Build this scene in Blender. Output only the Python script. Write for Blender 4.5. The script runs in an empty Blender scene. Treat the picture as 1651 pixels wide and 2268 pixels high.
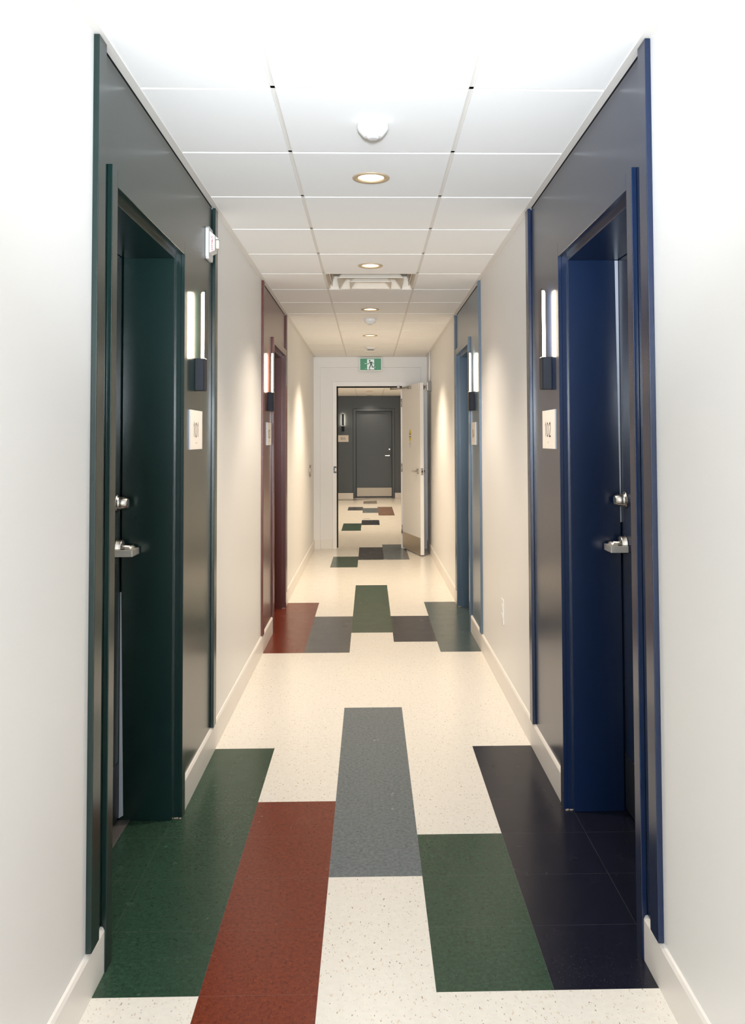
import bpy, bmesh, math, random
from mathutils import Matrix, Vector
random.seed(7)
S = bpy.context.scene
COL = S.collection
PI = math.pi

# ------------------------------------------------------------------ constants (metres)
XL, XR = -0.724, 0.757          # wall planes
H = 2.499                       # ceiling
T = 0.3048                      # floor tile
FX0, FY0 = -0.441, 2.3426       # floor tile grid origin
CX0, CY0, CT = -0.2929, 2.6963, 0.6096   # ceiling grid origin
YB = -6.5                       # wall behind the camera
E1 = 11.60                      # cross wall with the open door
YF = 21.52                      # far wall
LX, RX = -1.35, 1.45            # side walls of the space beyond the door
HF = 2.475                      # ceiling beyond the door

# ------------------------------------------------------------------ materials
def new_mat(name):
    m = bpy.data.materials.new(name); m.use_nodes = True
    nt = m.node_tree; b = nt.nodes['Principled BSDF']
    return m, nt, b

def world_pos(nt):
    g = nt.nodes.new('ShaderNodeNewGeometry'); return g.outputs['Position']

def paint(name, col, rough=.35, bump=.06, scale=260, var=.04, metal=0.0, spec=.5):
    m, nt, b = new_mat(name)
    p = world_pos(nt)
    n = nt.nodes.new('ShaderNodeTexNoise'); n.inputs['Scale'].default_value = scale; n.inputs['Detail'].default_value = 3
    nt.links.new(p, n.inputs['Vector'])
    n2 = nt.nodes.new('ShaderNodeTexNoise'); n2.inputs['Scale'].default_value = 3.0; n2.inputs['Detail'].default_value = 4
    nt.links.new(p, n2.inputs['Vector'])
    mx = nt.nodes.new('ShaderNodeMix'); mx.data_type = 'RGBA'
    mx.inputs[6].default_value = (*[c*(1-var) for c in col], 1); mx.inputs[7].default_value = (*[min(1, c*(1+var)) for c in col], 1)
    nt.links.new(n2.outputs['Fac'], mx.inputs[0]); nt.links.new(mx.outputs[2], b.inputs['Base Color'])
    b.inputs['Roughness'].default_value = rough; b.inputs['Metallic'].default_value = metal
    b.inputs['Specular IOR Level'].default_value = spec
    if bump:
        bp = nt.nodes.new('ShaderNodeBump'); bp.inputs['Strength'].default_value = bump; bp.inputs['Distance'].default_value = .001
        nt.links.new(n.outputs['Fac'], bp.inputs['Height']); nt.links.new(bp.outputs['Normal'], b.inputs['Normal'])
    return m

def metal(name, col, rough=.3, brushed=True):
    m, nt, b = new_mat(name)
    b.inputs['Base Color'].default_value = (*col, 1); b.inputs['Metallic'].default_value = 1; b.inputs['Roughness'].default_value = rough
    if brushed:
        p = world_pos(nt)
        mp = nt.nodes.new('ShaderNodeMapping'); mp.inputs['Scale'].default_value = (40, 40, 900)
        nt.links.new(p, mp.inputs['Vector'])
        n = nt.nodes.new('ShaderNodeTexNoise'); n.inputs['Scale'].default_value = 1; n.inputs['Detail'].default_value = 2
        nt.links.new(mp.outputs['Vector'], n.inputs['Vector'])
        mr = nt.nodes.new('ShaderNodeMapRange'); mr.inputs['To Min'].default_value = rough*.75; mr.inputs['To Max'].default_value = rough*1.3
        nt.links.new(n.outputs['Fac'], mr.inputs['Value']); nt.links.new(mr.outputs['Result'], b.inputs['Roughness'])
    return m

def emit(name, col, strength, base=(.9, .9, .9)):
    m, nt, b = new_mat(name)
    b.inputs['Base Color'].default_value = (*base, 1)
    b.inputs['Emission Color'].default_value = (*col, 1); b.inputs['Emission Strength'].default_value = strength
    return m

def tile_mat(name, col, flecks, mottle=.12, rough=.22, mscale=70, seam=.55):
    """vinyl composition tile: mottled base, small elongated chips, hairline joints on the tile grid"""
    m, nt, b = new_mat(name); L = nt.links
    p = world_pos(nt)
    n = nt.nodes.new('ShaderNodeTexNoise'); n.inputs['Scale'].default_value = mscale; n.inputs['Detail'].default_value = 6; n.inputs['Roughness'].default_value = .65
    L.new(p, n.inputs['Vector'])
    cr = nt.nodes.new('ShaderNodeValToRGB')
    cr.color_ramp.elements[0].position = .34; cr.color_ramp.elements[0].color = (*[c*(1-mottle) for c in col], 1)
    cr.color_ramp.elements[1].position = .66; cr.color_ramp.elements[1].color = (*[min(1, c*(1+mottle)) for c in col], 1)
    L.new(n.outputs['Fac'], cr.inputs['Fac'])
    cur = cr.outputs['Color']
    for i, (fc, sc, thr, soft, stretch, amt) in enumerate(flecks):
        mp = nt.nodes.new('ShaderNodeMapping'); mp.inputs['Location'].default_value = (i*3.1, i*1.7, 0)
        mp.inputs['Rotation'].default_value = (0, 0, .5 - i*.25)
        mp.inputs['Scale'].default_value = (sc, sc*stretch, sc)
        L.new(p, mp.inputs['Vector'])
        nn = nt.nodes.new('ShaderNodeTexNoise'); nn.inputs['Scale'].default_value = 1; nn.inputs['Detail'].default_value = 1.5
        L.new(mp.outputs['Vector'], nn.inputs['Vector'])
        mr = nt.nodes.new('ShaderNodeMapRange'); mr.inputs['From Min'].default_value = thr; mr.inputs['From Max'].default_value = thr+soft
        mr.inputs['To Max'].default_value = amt
        L.new(nn.outputs['Fac'], mr.inputs['Value'])
        mx = nt.nodes.new('ShaderNodeMix'); mx.data_type = 'RGBA'; mx.inputs[7].default_value = (*fc, 1)
        L.new(mr.outputs['Result'], mx.inputs[0]); L.new(cur, mx.inputs[6]); cur = mx.outputs[2]
    # joints
    sp = nt.nodes.new('ShaderNodeSeparateXYZ'); L.new(p, sp.inputs[0])
    ds = []
    for ax, off in (('X', FX0), ('Y', FY0)):
        a = nt.nodes.new('ShaderNodeMath'); a.operation = 'SUBTRACT'; L.new(sp.outputs[ax], a.inputs[0]); a.inputs[1].default_value = off
        d = nt.nodes.new('ShaderNodeMath'); d.operation = 'PINGPONG'; L.new(a.outputs[0], d.inputs[0]); d.inputs[1].default_value = T/2
        # pingpong with scale T/2 gives distance to the closest multiple of T
        ds.append(d.outputs[0])
    mn = nt.nodes.new('ShaderNodeMath'); mn.operation = 'MINIMUM'; L.new(ds[0], mn.inputs[0]); L.new(ds[1], mn.inputs[1])
    lt = nt.nodes.new('ShaderNodeMapRange'); lt.inputs['From Min'].default_value = .0004; lt.inputs['From Max'].default_value = .0012
    lt.inputs['To Min'].default_value = seam; lt.inputs['To Max'].default_value = 0
    L.new(mn.outputs[0], lt.inputs['Value'])
    mx = nt.nodes.new('ShaderNodeMix'); mx.data_type = 'RGBA'
    sc = [c*.35+.10 for c in col] if max(col) < .3 else [c*.72 for c in col]
    mx.inputs[7].default_value = (*sc, 1)
    L.new(lt.outputs['Result'], mx.inputs[0]); L.new(cur, mx.inputs[6])
    L.new(mx.outputs[2], b.inputs['Base Color'])
    b.inputs['Specular IOR Level'].default_value = .26
    n3 = nt.nodes.new('ShaderNodeTexNoise'); n3.inputs['Scale'].default_value = 9; n3.inputs['Detail'].default_value = 5
    L.new(p, n3.inputs['Vector'])
    rr = nt.nodes.new('ShaderNodeMapRange'); rr.inputs['To Min'].default_value = rough*.8; rr.inputs['To Max'].default_value = rough*1.25
    L.new(n3.outputs['Fac'], rr.inputs['Value']); L.new(rr.outputs['Result'], b.inputs['Roughness'])
    bp = nt.nodes.new('ShaderNodeBump'); bp.inputs['Strength'].default_value = .05; bp.inputs['Distance'].default_value = .001
    L.new(n.outputs['Fac'], bp.inputs['Height']); L.new(bp.outputs['Normal'], b.inputs['Normal'])
    return m

M = {}
M['wall'] = paint('eggshell wall paint', (.80, .785, .765), .42, .05, 300, .012)
M['ceil'] = paint('ceiling panel', (.94, .935, .925), .9, .12, 420, .01, spec=.2)
M['tee'] = paint('ceiling grid white', (.76, .735, .70), .5, 0, var=.01)
M['base'] = paint('vinyl baseboard', (.80, .76, .715), .38, .02, 200, .02)
M['whitep'] = paint('cream frame paint', (.84, .82, .80), .38, .02, 200, .01)
GREEN = (.003, .0155, .0135); NAVY = (.003, .0115, .040); RED = (.100, .024, .017); BLUE = (.080, .125, .180); GREY = (.072, .084, .096)
for k, c in dict(green=GREEN, navy=NAVY, red=RED, blue=BLUE, grey=GREY).items():
    M[k] = paint(k+' semi-gloss paint', c, .24 if k != 'grey' else .4, .03, 260, .03)
M['steel'] = metal('brushed steel', (.52, .49, .45), .26)
M['satin'] = metal('satin steel', (.78, .74, .68), .5, False)
M['dull'] = metal('dull grey steel', (.34, .31, .27), .5, False)
M['kick'] = metal('stainless kick plate', (.42, .36, .29), .42)
M['black'] = paint('satin black', (.012, .014, .018), .35, 0, var=.0)
M['slate'] = paint('dark slate metal', (.010, .012, .019), .55, 0, var=.0, spec=.25)
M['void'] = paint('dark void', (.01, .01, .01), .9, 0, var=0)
M['plastic'] = paint('white plastic', (.80, .79, .77), .35, 0, var=.0)
M['strobe'] = paint('white alarm plastic', (.60, .59, .575), .45, 0, var=.0)
M['plastic2'] = paint('grey plastic lens', (.60, .60, .61), .3, 0, var=.0)
M['sign'] = paint('off-white sign face', (.76, .71, .66), .5, 0, var=.0)
M['signedge'] = paint('pale sign edge', (.60, .62, .72), .35, 0, var=0)
M['ink'] = paint('dark grey lettering', (.06, .05, .045), .5, 0, var=0)
M['redink'] = paint('red lettering', (.40, .01, .03), .5, 0, var=0)
M['exitgreen'] = emit('exit sign green', (.10, .34, .20), .12, (.06, .24, .14))
M['exitwhite'] = emit('exit sign white', (.8, .95, .92), .15, (.72, .76, .76))
M['exitdark'] = paint('exit sign dark green', (.01, .10, .07), .5, 0, var=0)
M['led'] = emit('warm sconce diffuser', (1.0, .83, .60), 17)
M['lens'] = emit('downlight lens', (1.0, .90, .76), 5)
M['can'] = paint('downlight reflector', (.85, .80, .72), .2, 0, var=0, metal=.6)
M['ring'] = paint('downlight trim ring', (.55, .43, .28), .35, 0, var=0, metal=.3)
M['gasket'] = paint('pale door seal', (.50, .54, .62), .4, 0, var=0)
M['thresh'] = metal('threshold strip', (.30, .27, .25), .5, False)
M['yellow'] = paint('yellow sticker', (.80, .62, .03), .5, 0, var=0)
M['brown'] = paint('brown sticker band', (.10, .055, .02), .5, 0, var=0)
M['grey_box'] = paint('grey metal box', (.20, .185, .17), .4, 0, var=0)
M['clear'] = paint('strobe lens', (.70, .68, .58), .08, 0, var=0)
M['caulk'] = paint('old caulk', (.35, .27, .22), .7, .3, 300, .2)
M['tub_grey'] = paint('duct grey', (.45, .46, .48), .6, 0, var=0)
M['cream_ring'] = paint('cream diffuser metal', (.78, .72, .63), .45, 0, var=0)

brown_f = ((.30, .22, .14), 120, .685, .02, .45, .8)
grey_f = ((.36, .37, .36), 150, .69, .02, .5, .7)
tan_f = ((.60, .47, .33), 95, .66, .03, .5, .55)
M['t_cream'] = tile_mat('cream speckled tile', (.76, .725, .67), [brown_f, grey_f, tan_f], .035, .23, 45, .10)
def lf(c, k, amt=.35): return (tuple(min(1, v*k+.02) for v in c), 230, .64, .05, .6, amt)
for k, c in dict(t_green=(.024, .055, .034), t_red=(.140, .022, .008), t_gray=(.115, .138, .152),
                 t_navy=(.008, .009, .018), t_char=(.065, .068, .075), t_teal=(.060, .085, .085)).items():
    M[k] = tile_mat(k[2:]+' vinyl tile', c, [lf(c, 2.2), (tuple(v*.45 for v in c), 100, .62, .05, .7, .6)], .25, .25, 75, .35)
M['t_brown'] = tile_mat('brown speckled tile', (.20, .115, .08), [lf((.2, .12, .08), 2.0), ((.05, .02, .015), 110, .58, .05, .7, .7)], .3, .25, 75, .3)
M['t_taupe'] = tile_mat('taupe vinyl tile', (.20, .175, .145), [lf((.2, .17, .14), 1.6)], .15, .25, 75, .3)

# ------------------------------------------------------------------ mesh builder
class MB:
    def __init__(s): s.bm = bmesh.new()
    def box(s, x0, x1, y0, y1, z0, z1, bev=0, mi=0, seg=2):
        x0, x1 = sorted((x0, x1)); y0, y1 = sorted((y0, y1)); z0, z1 = sorted((z0, z1))
        t = bmesh.new()
        r = bmesh.ops.create_cube(t, size=1)
        for v in t.verts:
            v.co = Vector((x0+(v.co.x+.5)*(x1-x0), y0+(v.co.y+.5)*(y1-y0), z0+(v.co.z+.5)*(z1-z0)))
        if bev: bmesh.ops.bevel(t, geom=list(t.edges), offset=min(bev, .45*min(x1-x0, y1-y0, z1-z0)), segments=seg, affect='EDGES', profile=.5)
        for f in t.faces: f.material_index = mi
        s.merge(t); return s
    def merge(s, t, M_=None):
        if M_ is not None: t.transform(M_)
        me = bpy.data.meshes.new('tmp'); t.to_mesh(me); t.free()
        s.bm.from_mesh(me); bpy.data.meshes.remove(me)
    def lathe(s, prof, axis='z', c=(0, 0, 0), n=40, mi=0, caps=True):
        """prof: list of (r, h) along the axis"""
        t = bmesh.new(); rings = []
        for r, h in prof:
            ring = []
            for i in range(n):
                a = 2*PI*i/n; ring.append(t.verts.new((r*math.cos(a), r*math.sin(a), h)))
            rings.append(ring)
        for a, b in zip(rings, rings[1:]):
            for i in range(n):
                t.faces.new((a[i], a[(i+1) % n], b[(i+1) % n], b[i]))
        if caps:
            if prof[0][0] > 0: t.faces.new(list(reversed(rings[0])))
            if prof[-1][0] > 0: t.faces.new(rings[-1])
        bmesh.ops.remove_doubles(t, verts=t.verts, dist=1e-6)
        bmesh.ops.recalc_face_normals(t, faces=t.faces)
        for f in t.faces: f.material_index = mi; f.smooth = len(f.verts) == 4
        R = Matrix.Identity(4)
        if axis == 'x': R = Matrix.Rotation(PI/2, 4, 'Y')
        if axis == 'y': R = Matrix.Rotation(-PI/2, 4, 'X')
        s.merge(t, Matrix.Translation(c) @ R); return s
    def quad(s, vs, mi=0):
        f = s.bm.faces.new([s.bm.verts.new(v) for v in vs]); f.material_index = mi; return s
    def prism(s, poly, axis, a, b, mi=0, bev=0):
        """poly in the two other axes (cyclic order), extruded from a to b along axis"""
        t = bmesh.new()
        def P(u, v, w):
            return {'x': (w, u, v), 'y': (u, w, v), 'z': (u, v, w)}[axis]
        A = [t.verts.new(P(u, v, a)) for u, v in poly]; B = [t.verts.new(P(u, v, b)) for u, v in poly]
        t.faces.new(A); t.faces.new(list(reversed(B)))
        n = len(poly)
        for i in range(n): t.faces.new((A[i], A[(i+1) % n], B[(i+1) % n], B[i]))
        bmesh.ops.recalc_face_normals(t, faces=t.faces)
        if bev: bmesh.ops.bevel(t, geom=list(t.edges), offset=bev, segments=2, affect='EDGES', profile=.5)
        for f in t.faces: f.material_index = mi
        s.merge(t); return s
    def tube(s, pts, r, n=12):
        t = bmesh.new(); rings = []
        pts = [Vector(p) for p in pts]
        for i, p in enumerate(pts):
            d = (pts[min(i+1, len(pts)-1)] - pts[max(i-1, 0)]).normalized()
            u = d.orthogonal().normalized() if not rings else (prev - d*prev.dot(d)).normalized()
            prev = u; w = d.cross(u)
            rings.append([t.verts.new(p + (u*math.cos(2*PI*k/n) + w*math.sin(2*PI*k/n))*r) for k in range(n)])
        for a, b in zip(rings, rings[1:]):
            for k in range(n):
                f = t.faces.new((a[k], a[(k+1) % n], b[(k+1) % n], b[k])); f.smooth = True
        t.faces.new(rings[0]); t.faces.new(rings[-1])
        bmesh.ops.recalc_face_normals(t, faces=t.faces)
        s.merge(t); return s
    def build(s, name, mats, parent=None, world=False):
        """world=True: coordinates are world coordinates, moved into the frame of an unrotated parent"""
        if world and parent is not None:
            o = Vector(parent.location); p = parent.parent
            while p is not None: o += Vector(p.location); p = p.parent
            bmesh.ops.translate(s.bm, verts=s.bm.verts, vec=-o)
        me = bpy.data.meshes.new(name); s.bm.normal_update(); s.bm.to_mesh(me); s.bm.free()
        if not isinstance(mats, (list, tuple)): mats = [mats]
        for m in mats: me.materials.append(m)
        ob = bpy.data.objects.new(name, me); COL.objects.link(ob)
        if parent is not None: ob.parent = parent
        return ob

def tag(o, label=None, cat=None, group=None, kind=None):
    if label: o['label'] = label
    if cat: o['category'] = cat
    if group: o['group'] = group
    if kind: o['kind'] = kind
    return o

def empty(name, loc, rz=0.0):
    o = bpy.data.objects.new(name, None); COL.objects.link(o); o.location = loc; o.rotation_euler = (0, 0, rz)
    o.empty_display_size = .05
    return o

def copy_tree(o, parent=None):
    c = o.copy(); COL.objects.link(c)
    if parent is not None: c.parent = parent
    for ch in list(o.children): copy_tree(ch, c)
    return c

# ------------------------------------------------------------------ stroke lettering
def arc(cx, cy, rx, ry, a0, a1, n=14):
    return [(cx+rx*math.cos(math.radians(a0+(a1-a0)*i/n)), cy+ry*math.sin(math.radians(a0+(a1-a0)*i/n))) for i in range(n+1)]
GL = {
 '0': (.62, [arc(.31, .5, .27, .46, 0, 360, 28)]),
 '1': (.34, [[(.06, .80), (.20, .96), (.20, .03)]]),
 '2': (.58, [arc(.29, .70, .24, .26, 170, -25, 14) + [(.06, .04), (.55, .04)]]),
 '3': (.58, [arc(.27, .72, .21, .24, 160, -80, 12), arc(.27, .27, .25, .24, 80, -160, 14)]),
 '4': (.62, [[(.46, .03), (.46, .96), (.05, .28), (.60, .28)]]),
 '5': (.58, [[(.50, .96), (.17, .96), (.10, .55)] + arc(.26, .32, .27, .29, 125, -150, 14)]),
 'F': (.50, [[(.08, .03), (.08, .97), (.45, .97)], [(.08, .53), (.40, .53)]]),
 'I': (.20, [[(.10, .03), (.10, .97)]]),
 'R': (.56, [[(.08, .03), (.08, .97), (.27, .97)] + arc(.27, .73, .20, .24, 90, -90, 10) + [(.08, .49)], [(.25, .49), (.50, .03)]]),
 'E': (.50, [[(.45, .03), (.08, .03), (.08, .97), (.45, .97)], [(.08, .53), (.40, .53)]]),
 'U': (.60, [[(.08, .97), (.08, .32)] + arc(.30, .30, .22, .26, 180, 360, 10) + [(.52, .97)]]),
}
def stroke(mb, pts, w, to3, mi=0, closed=False):
    """flat mitred ribbon along pts; to3 maps (u,v)->3D"""
    P = [Vector(p) for p in pts]
    if (P[0]-P[-1]).length < 1e-6: closed = True; P = P[:-1]
    n = len(P); L, R = [], []
    for i in range(n):
        a = P[i-1] if (i > 0 or closed) else None; b = P[(i+1) % n] if (i < n-1 or closed) else None
        d1 = (P[i]-a).normalized() if a is not None else None; d2 = (b-P[i]).normalized() if b is not None else None
        d1 = d1 or d2; d2 = d2 or d1
        t = (d1+d2).normalized(); nn = Vector((-t.y, t.x)); k = 1/max(.35, nn.dot(Vector((-d1.y, d1.x))))
        L.append(P[i]+nn*w/2*k); R.append(P[i]-nn*w/2*k)
    for i in range(n if closed else n-1):
        j = (i+1) % n
        mb.quad([to3(*R[i]), to3(*R[j]), to3(*L[j]), to3(*L[i])], mi)
def text_mb(txt, h, weight, x, yc, zc, gap=.14):
    """lettering in the local plane x=const, running along +y"""
    tot = sum(GL[c][0] for c in txt)*h + gap*h*(len(txt)-1)
    mb = MB(); u = yc - tot/2
    for c in txt:
        wd, st = GL[c]
        for s_ in st: stroke(mb, s_, weight/h, lambda a, b, u=u: (x, u+a*h, zc-h/2+b*h))
        u += (wd+gap)*h
    return mb

# ------------------------------------------------------------------ room shell
DOORS = dict(   # s = side, W = wall plane, Y0..Y1 clear opening
    d101=dict(s=-1, Y0=2.505, Y1=3.420, mat='green', th=True),
    d102=dict(s=1, Y0=2.520, Y1=3.450, mat='navy', th=False),
    d103=dict(s=-1, Y0=6.665, Y1=7.582, mat='red', th=False),
    d104=dict(s=1, Y0=6.675, Y1=7.592, mat='blue', th=False))
FL = .052; ZH = 2.137; REC = .26
ACC = {-1: [(2.36, 4.13, 'green'), (6.0, 7.69, 'red')], 1: [(2.36, 4.13, 'navy'), (6.0, 7.70, 'blue')]}

def side_wall(s):
    W = XL if s < 0 else XR
    mb = MB(); names = ['wall'] + [a[2] for a in ACC[s]] + ['void']
    ops = sorted([(d['Y0']-.03, d['Y1']+.03) for d in DOORS.values() if d['s'] == s])
    cuts = sorted(set([YB, E1+.05] + [y for a in ACC[s] for y in a[:2]] + [y for o in ops for y in o]))
    th = REC
    for a, b in zip(cuts, cuts[1:]):
        mi = 0
        for i, (p, q_, _) in enumerate(ACC[s]):
            if a >= p-1e-6 and b <= q_+1e-6: mi = i+1
        z0 = ZH+.03 if any(a >= o[0]-1e-6 and b <= o[1]+1e-6 for o in ops) else 0
        ztop = H-.011 if mi else H+.15
        mb.box(W, W+s*th, a, b, z0, ztop, 0, mi)
        if mi: mb.box(W+s*.009, W+s*th, a, b, ztop, H+.15, 0, 3)  # black recess stands in for the shade in the gap above the bay
    o = mb.build('wall_left' if s < 0 else 'wall_right', [M[n] for n in names])
    lab = ('long cream corridor wall with green and brick red painted bays' if s < 0 else 'long cream corridor wall with navy and slate blue painted bays')
    tag(o, lab, 'wall', kind='structure')
side_wall(-1); side_wall(1)

mb = MB(); mb.box(XL-REC, XR+REC, YB-.12, YB, 0, H+.15)
tag(mb.build('wall_back', M['wall']), 'plain cream wall closing the corridor behind the viewer', 'wall', kind='structure')

# cross wall with the opening (recessed inner field, 50 mm)
OX0, OX1, OZ = -.428, .432, 2.119      # clear opening
mb = MB()
for x0, x1, z0, z1 in ((XL-.9, -.642, 0, H+.15), (.678, XR+.9, 0, H+.15), (-.642, .678, 2.365, H+.15)):
    mb.box(x0, x1, E1, E1+.05, z0, z1)
for x0, x1, z0, z1 in ((XL-.9, OX0-.02, 0, H+.15), (OX1+.02, XR+.9, 0, H+.15), (OX0-.02, OX1+.02, OZ+.02, H+.15)):
    mb.box(x0, x1, E1+.05, E1+.20, z0, z1)
tag(mb.build('wall_end', M['wall']), 'cream cross wall at the corridor end around the open white door', 'wall', kind='structure')

# space beyond
mb = MB(); mb.box(LX-.1, LX, E1+.20, YF, 0, H+.15)
tag(mb.build('wall_lobby_left', M['wall']), 'cream side wall on the left beyond the open door', 'wall', kind='structure')
mb = MB(); mb.box(RX, RX+.1, E1+.20, YF, 0, H+.15)
tag(mb.build('wall_lobby_right', M['wall']), 'cream side wall on the right beyond the open door', 'wall', kind='structure')
FDX0, FDX1, FDZ = -.325, .550, 2.105
mb = MB()
mb.box(LX-.1, FDX0-.02, YF, YF+.16, 0, H+.15); mb.box(FDX1+.02, RX+.1, YF, YF+.16, 0, H+.15); mb.box(FDX0-.02, FDX1+.02, YF, YF+.16, FDZ+.02, H+.15)
tag(mb.build('wall_far', M['grey']), 'dark grey painted wall around the grey door 105', 'wall', kind='structure')

# floor
COLS = [(-1.5, FX0), (FX0, FX0+T), (FX0+T, FX0+2*T), (FX0+2*T, FX0+3*T), (FX0+3*T, 1.6)]
FN = ['t_cream', 't_green', 't_red', 't_gray', 't_navy', 't_char', 't_teal', 't_brown', 't_taupe']
PATCH = [(0, 0, 6, 't_green'), (1, -4, 4, 't_red'), (2, 2, 8, 't_gray'), (3, 0, 3, 't_green'), (4, 0, 6, 't_navy'),
         (0, 12, 18, 't_red'), (1, 12, 16, 't_char'), (2, 14, 21, 't_green'), (3, 13, 16, 't_navy'), (4, 12, 18, 't_teal'),
         (1, 25, 28, 't_green'), (2, 27, 31, 't_navy'), (3, 27, 32, 't_gray'),
         (1, 38, 42, 't_green'), (2, 41, 44, 't_navy'), (1, 51, 54, 't_char'), (2, 49, 53, 't_gray'), (3, 47, 54, 't_brown')]
mb = MB(); bm = mb.bm
n0, n1 = -30, 64
vg = {}
def V(x, y):
    k = (round(x, 4), round(y, 4))
    if k not in vg: vg[k] = bm.verts.new((x, y, 0))
    return vg[k]
for ci, (xa, xb) in enumerate(COLS):
    for n in range(n0, n1):
        mi = 0
        for c, a, b, nm in PATCH:
            if c == ci and a <= n < b: mi = FN.index(nm)
        ya, yb = FY0+n*T, FY0+(n+1)*T
        if ci == 2 and n in (57, 58): mi = FN.index('t_taupe')
        f = bm.faces.new((V(xa, ya), V(xb, ya), V(xb, yb), V(xa, yb))); f.material_index = mi
# two slender cut pieces in front of the far wall
mi = FN.index('t_taupe')
mb.quad([(FX0+T, FY0+59*T, .0006), (FX0+2*T, FY0+59*T, .0006), (FX0+2*T, FY0+60.3*T, .0006), (FX0+T, FY0+59.6*T, .0006)], mi)
mb.quad([(-1.2, 20.86, .0006), (-.40, 20.86, .0006), (.02, 21.08, .0006), (-1.2, 21.16, .0006)], FN.index('t_navy'))
mb.quad([(-.125, 15.96, .0006), (.015, 15.97, .0006), (.0, 16.03, .0006), (-.10, 16.02, .0006)], FN.index('t_taupe'))
tag(mb.build('floor', [M[k] for k in FN]), 'polished cream vinyl tile floor with coloured tile strips', 'floor', kind='structure')

# ceiling: one mesh of lay-in panels, holes for the diffuser and the downlights
AC_N = 5
DL = [3.618, 5.472, 7.329, 9.187]
DLX = .010
DLF = [13.8, 15.65, 17.5, 19.36, 21.20]
def panels(y_from, y_to, z, xs_lo, xs_hi, skip, lights, n_a, n_b):
    mb = MB(); g = .0075
    xe = [(max(xs_lo, CX0-CT*2), CX0-CT)] if xs_lo < CX0-CT-.05 else []
    xe += [(max(xs_lo, CX0-CT), CX0), (CX0, CX0+CT), (CX0+CT, min(xs_hi, CX0+2*CT))]
    if xs_hi > CX0+2*CT+.05: xe.append((CX0+2*CT, min(xs_hi, CX0+3*CT)))
    for n in range(n_a, n_b):
        ya, yb = CY0+n*CT, CY0+(n+1)*CT
        ya2, yb2 = max(ya, y_from), min(yb, y_to)
        if yb2-ya2 < .05: continue
        for i, (xa, xb) in enumerate(xe):
            mid = abs(xa-CX0) < 1e-4
            if mid and n in skip: continue
            X0, X1, Y0, Y1 = xa+g, xb-g, ya2+g, yb2-g
            if abs(xa-xs_lo) < 1e-4: X0 = xa
            if abs(xb-xs_hi) < 1e-4: X1 = xb
            ly = [y for y in lights if mid and ya2 < y < yb2]
            if not ly:
                mb.box(X0, X1, Y0, Y1, z, z+.012)
            else:
                t = bmesh.new(); R = .066; y = ly[0]; N = 40
                R = min(R, yb2-g-y-.002, y-ya2-g-.002)
                zt = z+.012
                def sq(a):
                    c, s_ = math.cos(a), math.sin(a)
                    # ray from (DLX,y) to the rectangle
                    k = min(((X1-DLX)/c if c > 1e-9 else 1e9), ((X0-DLX)/c if c < -1e-9 else 1e9), ((Y1-y)/s_ if s_ > 1e-9 else 1e9), ((Y0-y)/s_ if s_ < -1e-9 else 1e9))
                    return (DLX+c*k, y+s_*k)
                angs = [2*PI*i_/N for i_ in range(N)] + [math.atan2(b_-y, a_-DLX) % (2*PI) for a_ in (X0, X1) for b_ in (Y0, Y1)]
                angs = sorted(angs)
                inn = [t.verts.new((DLX+R*math.cos(a), y+R*math.sin(a), z)) for a in angs]
                out = [t.verts.new((*sq(a), z)) for a in angs]
                inn2 = [t.verts.new((v.co.x, v.co.y, zt)) for v in inn]; out2 = [t.verts.new((v.co.x, v.co.y, zt)) for v in out]
                K = len(angs)
                for i_ in range(K):
                    j = (i_+1) % K
                    t.faces.new((inn[j], out[j], out[i_], inn[i_])); t.faces.new((out[i_], out[j], out2[j], out2[i_]))
                    t.faces.new((inn[i_], inn2[i_], inn2[j], inn[j]))
                bmesh.ops.recalc_face_normals(t, faces=t.faces)
                mb.merge(t)
    return mb
o = panels(YB, E1, H, XL+.024, XR-.024, (AC_N,), DL, -16, 16).build('ceiling', M['ceil'])
tag(o, 'white suspended ceiling of square lay-in panels over the corridor', 'ceiling', kind='structure')
o = panels(E1+.2, YF, HF, LX, RX, (), DLF, 14, 32).build('ceiling_lobby', M['ceil'])
tag(o, 'cream suspended ceiling seen through the open door', 'ceiling', kind='structure')
# recessed grid tees and the slab that closes the plenum
mb = MB(); zt = H+.006
for k in (0, 1): mb.box(CX0+k*CT-.0085, CX0+k*CT+.0085, YB, E1, zt, zt+.02)
for n in range(-15, 16):
    y = CY0+n*CT
    if y < E1: mb.box(XL+.02, XR-.02, y-.0085, y+.0085, zt, zt+.02)
tag(mb.build('trim_1', M['tee']), 'recessed white metal grid between the corridor ceiling panels', 'ceiling grid', kind='structure')
mb = MB()
mb.box(XL, XL+.026, YB, E1, H-.002, H+.014); mb.box(XR-.026, XR, YB, E1, H-.002, H+.014)
mb.box(XL+.026, XR-.026, E1-.022, E1, H-.001, H+.012)
tag(mb.build('trim_2', M['tee']), 'white wall angle edging the corridor ceiling', 'ceiling edge', kind='structure')
mb = MB()
for k in (-1, 0, 1, 2): mb.box(CX0+k*CT-.0085, CX0+k*CT+.0085, E1+.2, YF, HF+.006, HF+.02)
for n in range(15, 31): mb.box(LX, RX, CY0+n*CT-.0085, CY0+n*CT+.0085, HF+.006, HF+.02)
tag(mb.build('trim_3', M['tee']), 'metal grid of the ceiling beyond the open door', 'ceiling grid', kind='structure')
mb = MB(); mb.box(XL-REC, XR+REC, YB, E1+.2, 2.86, 2.95); mb.box(LX-.1, RX+.1, E1+.2, YF+.1, 2.64, 2.74)
tag(mb.build('ceiling_slab', M['void']), 'dark slab above the suspended ceiling', 'ceiling', kind='structure')

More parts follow.
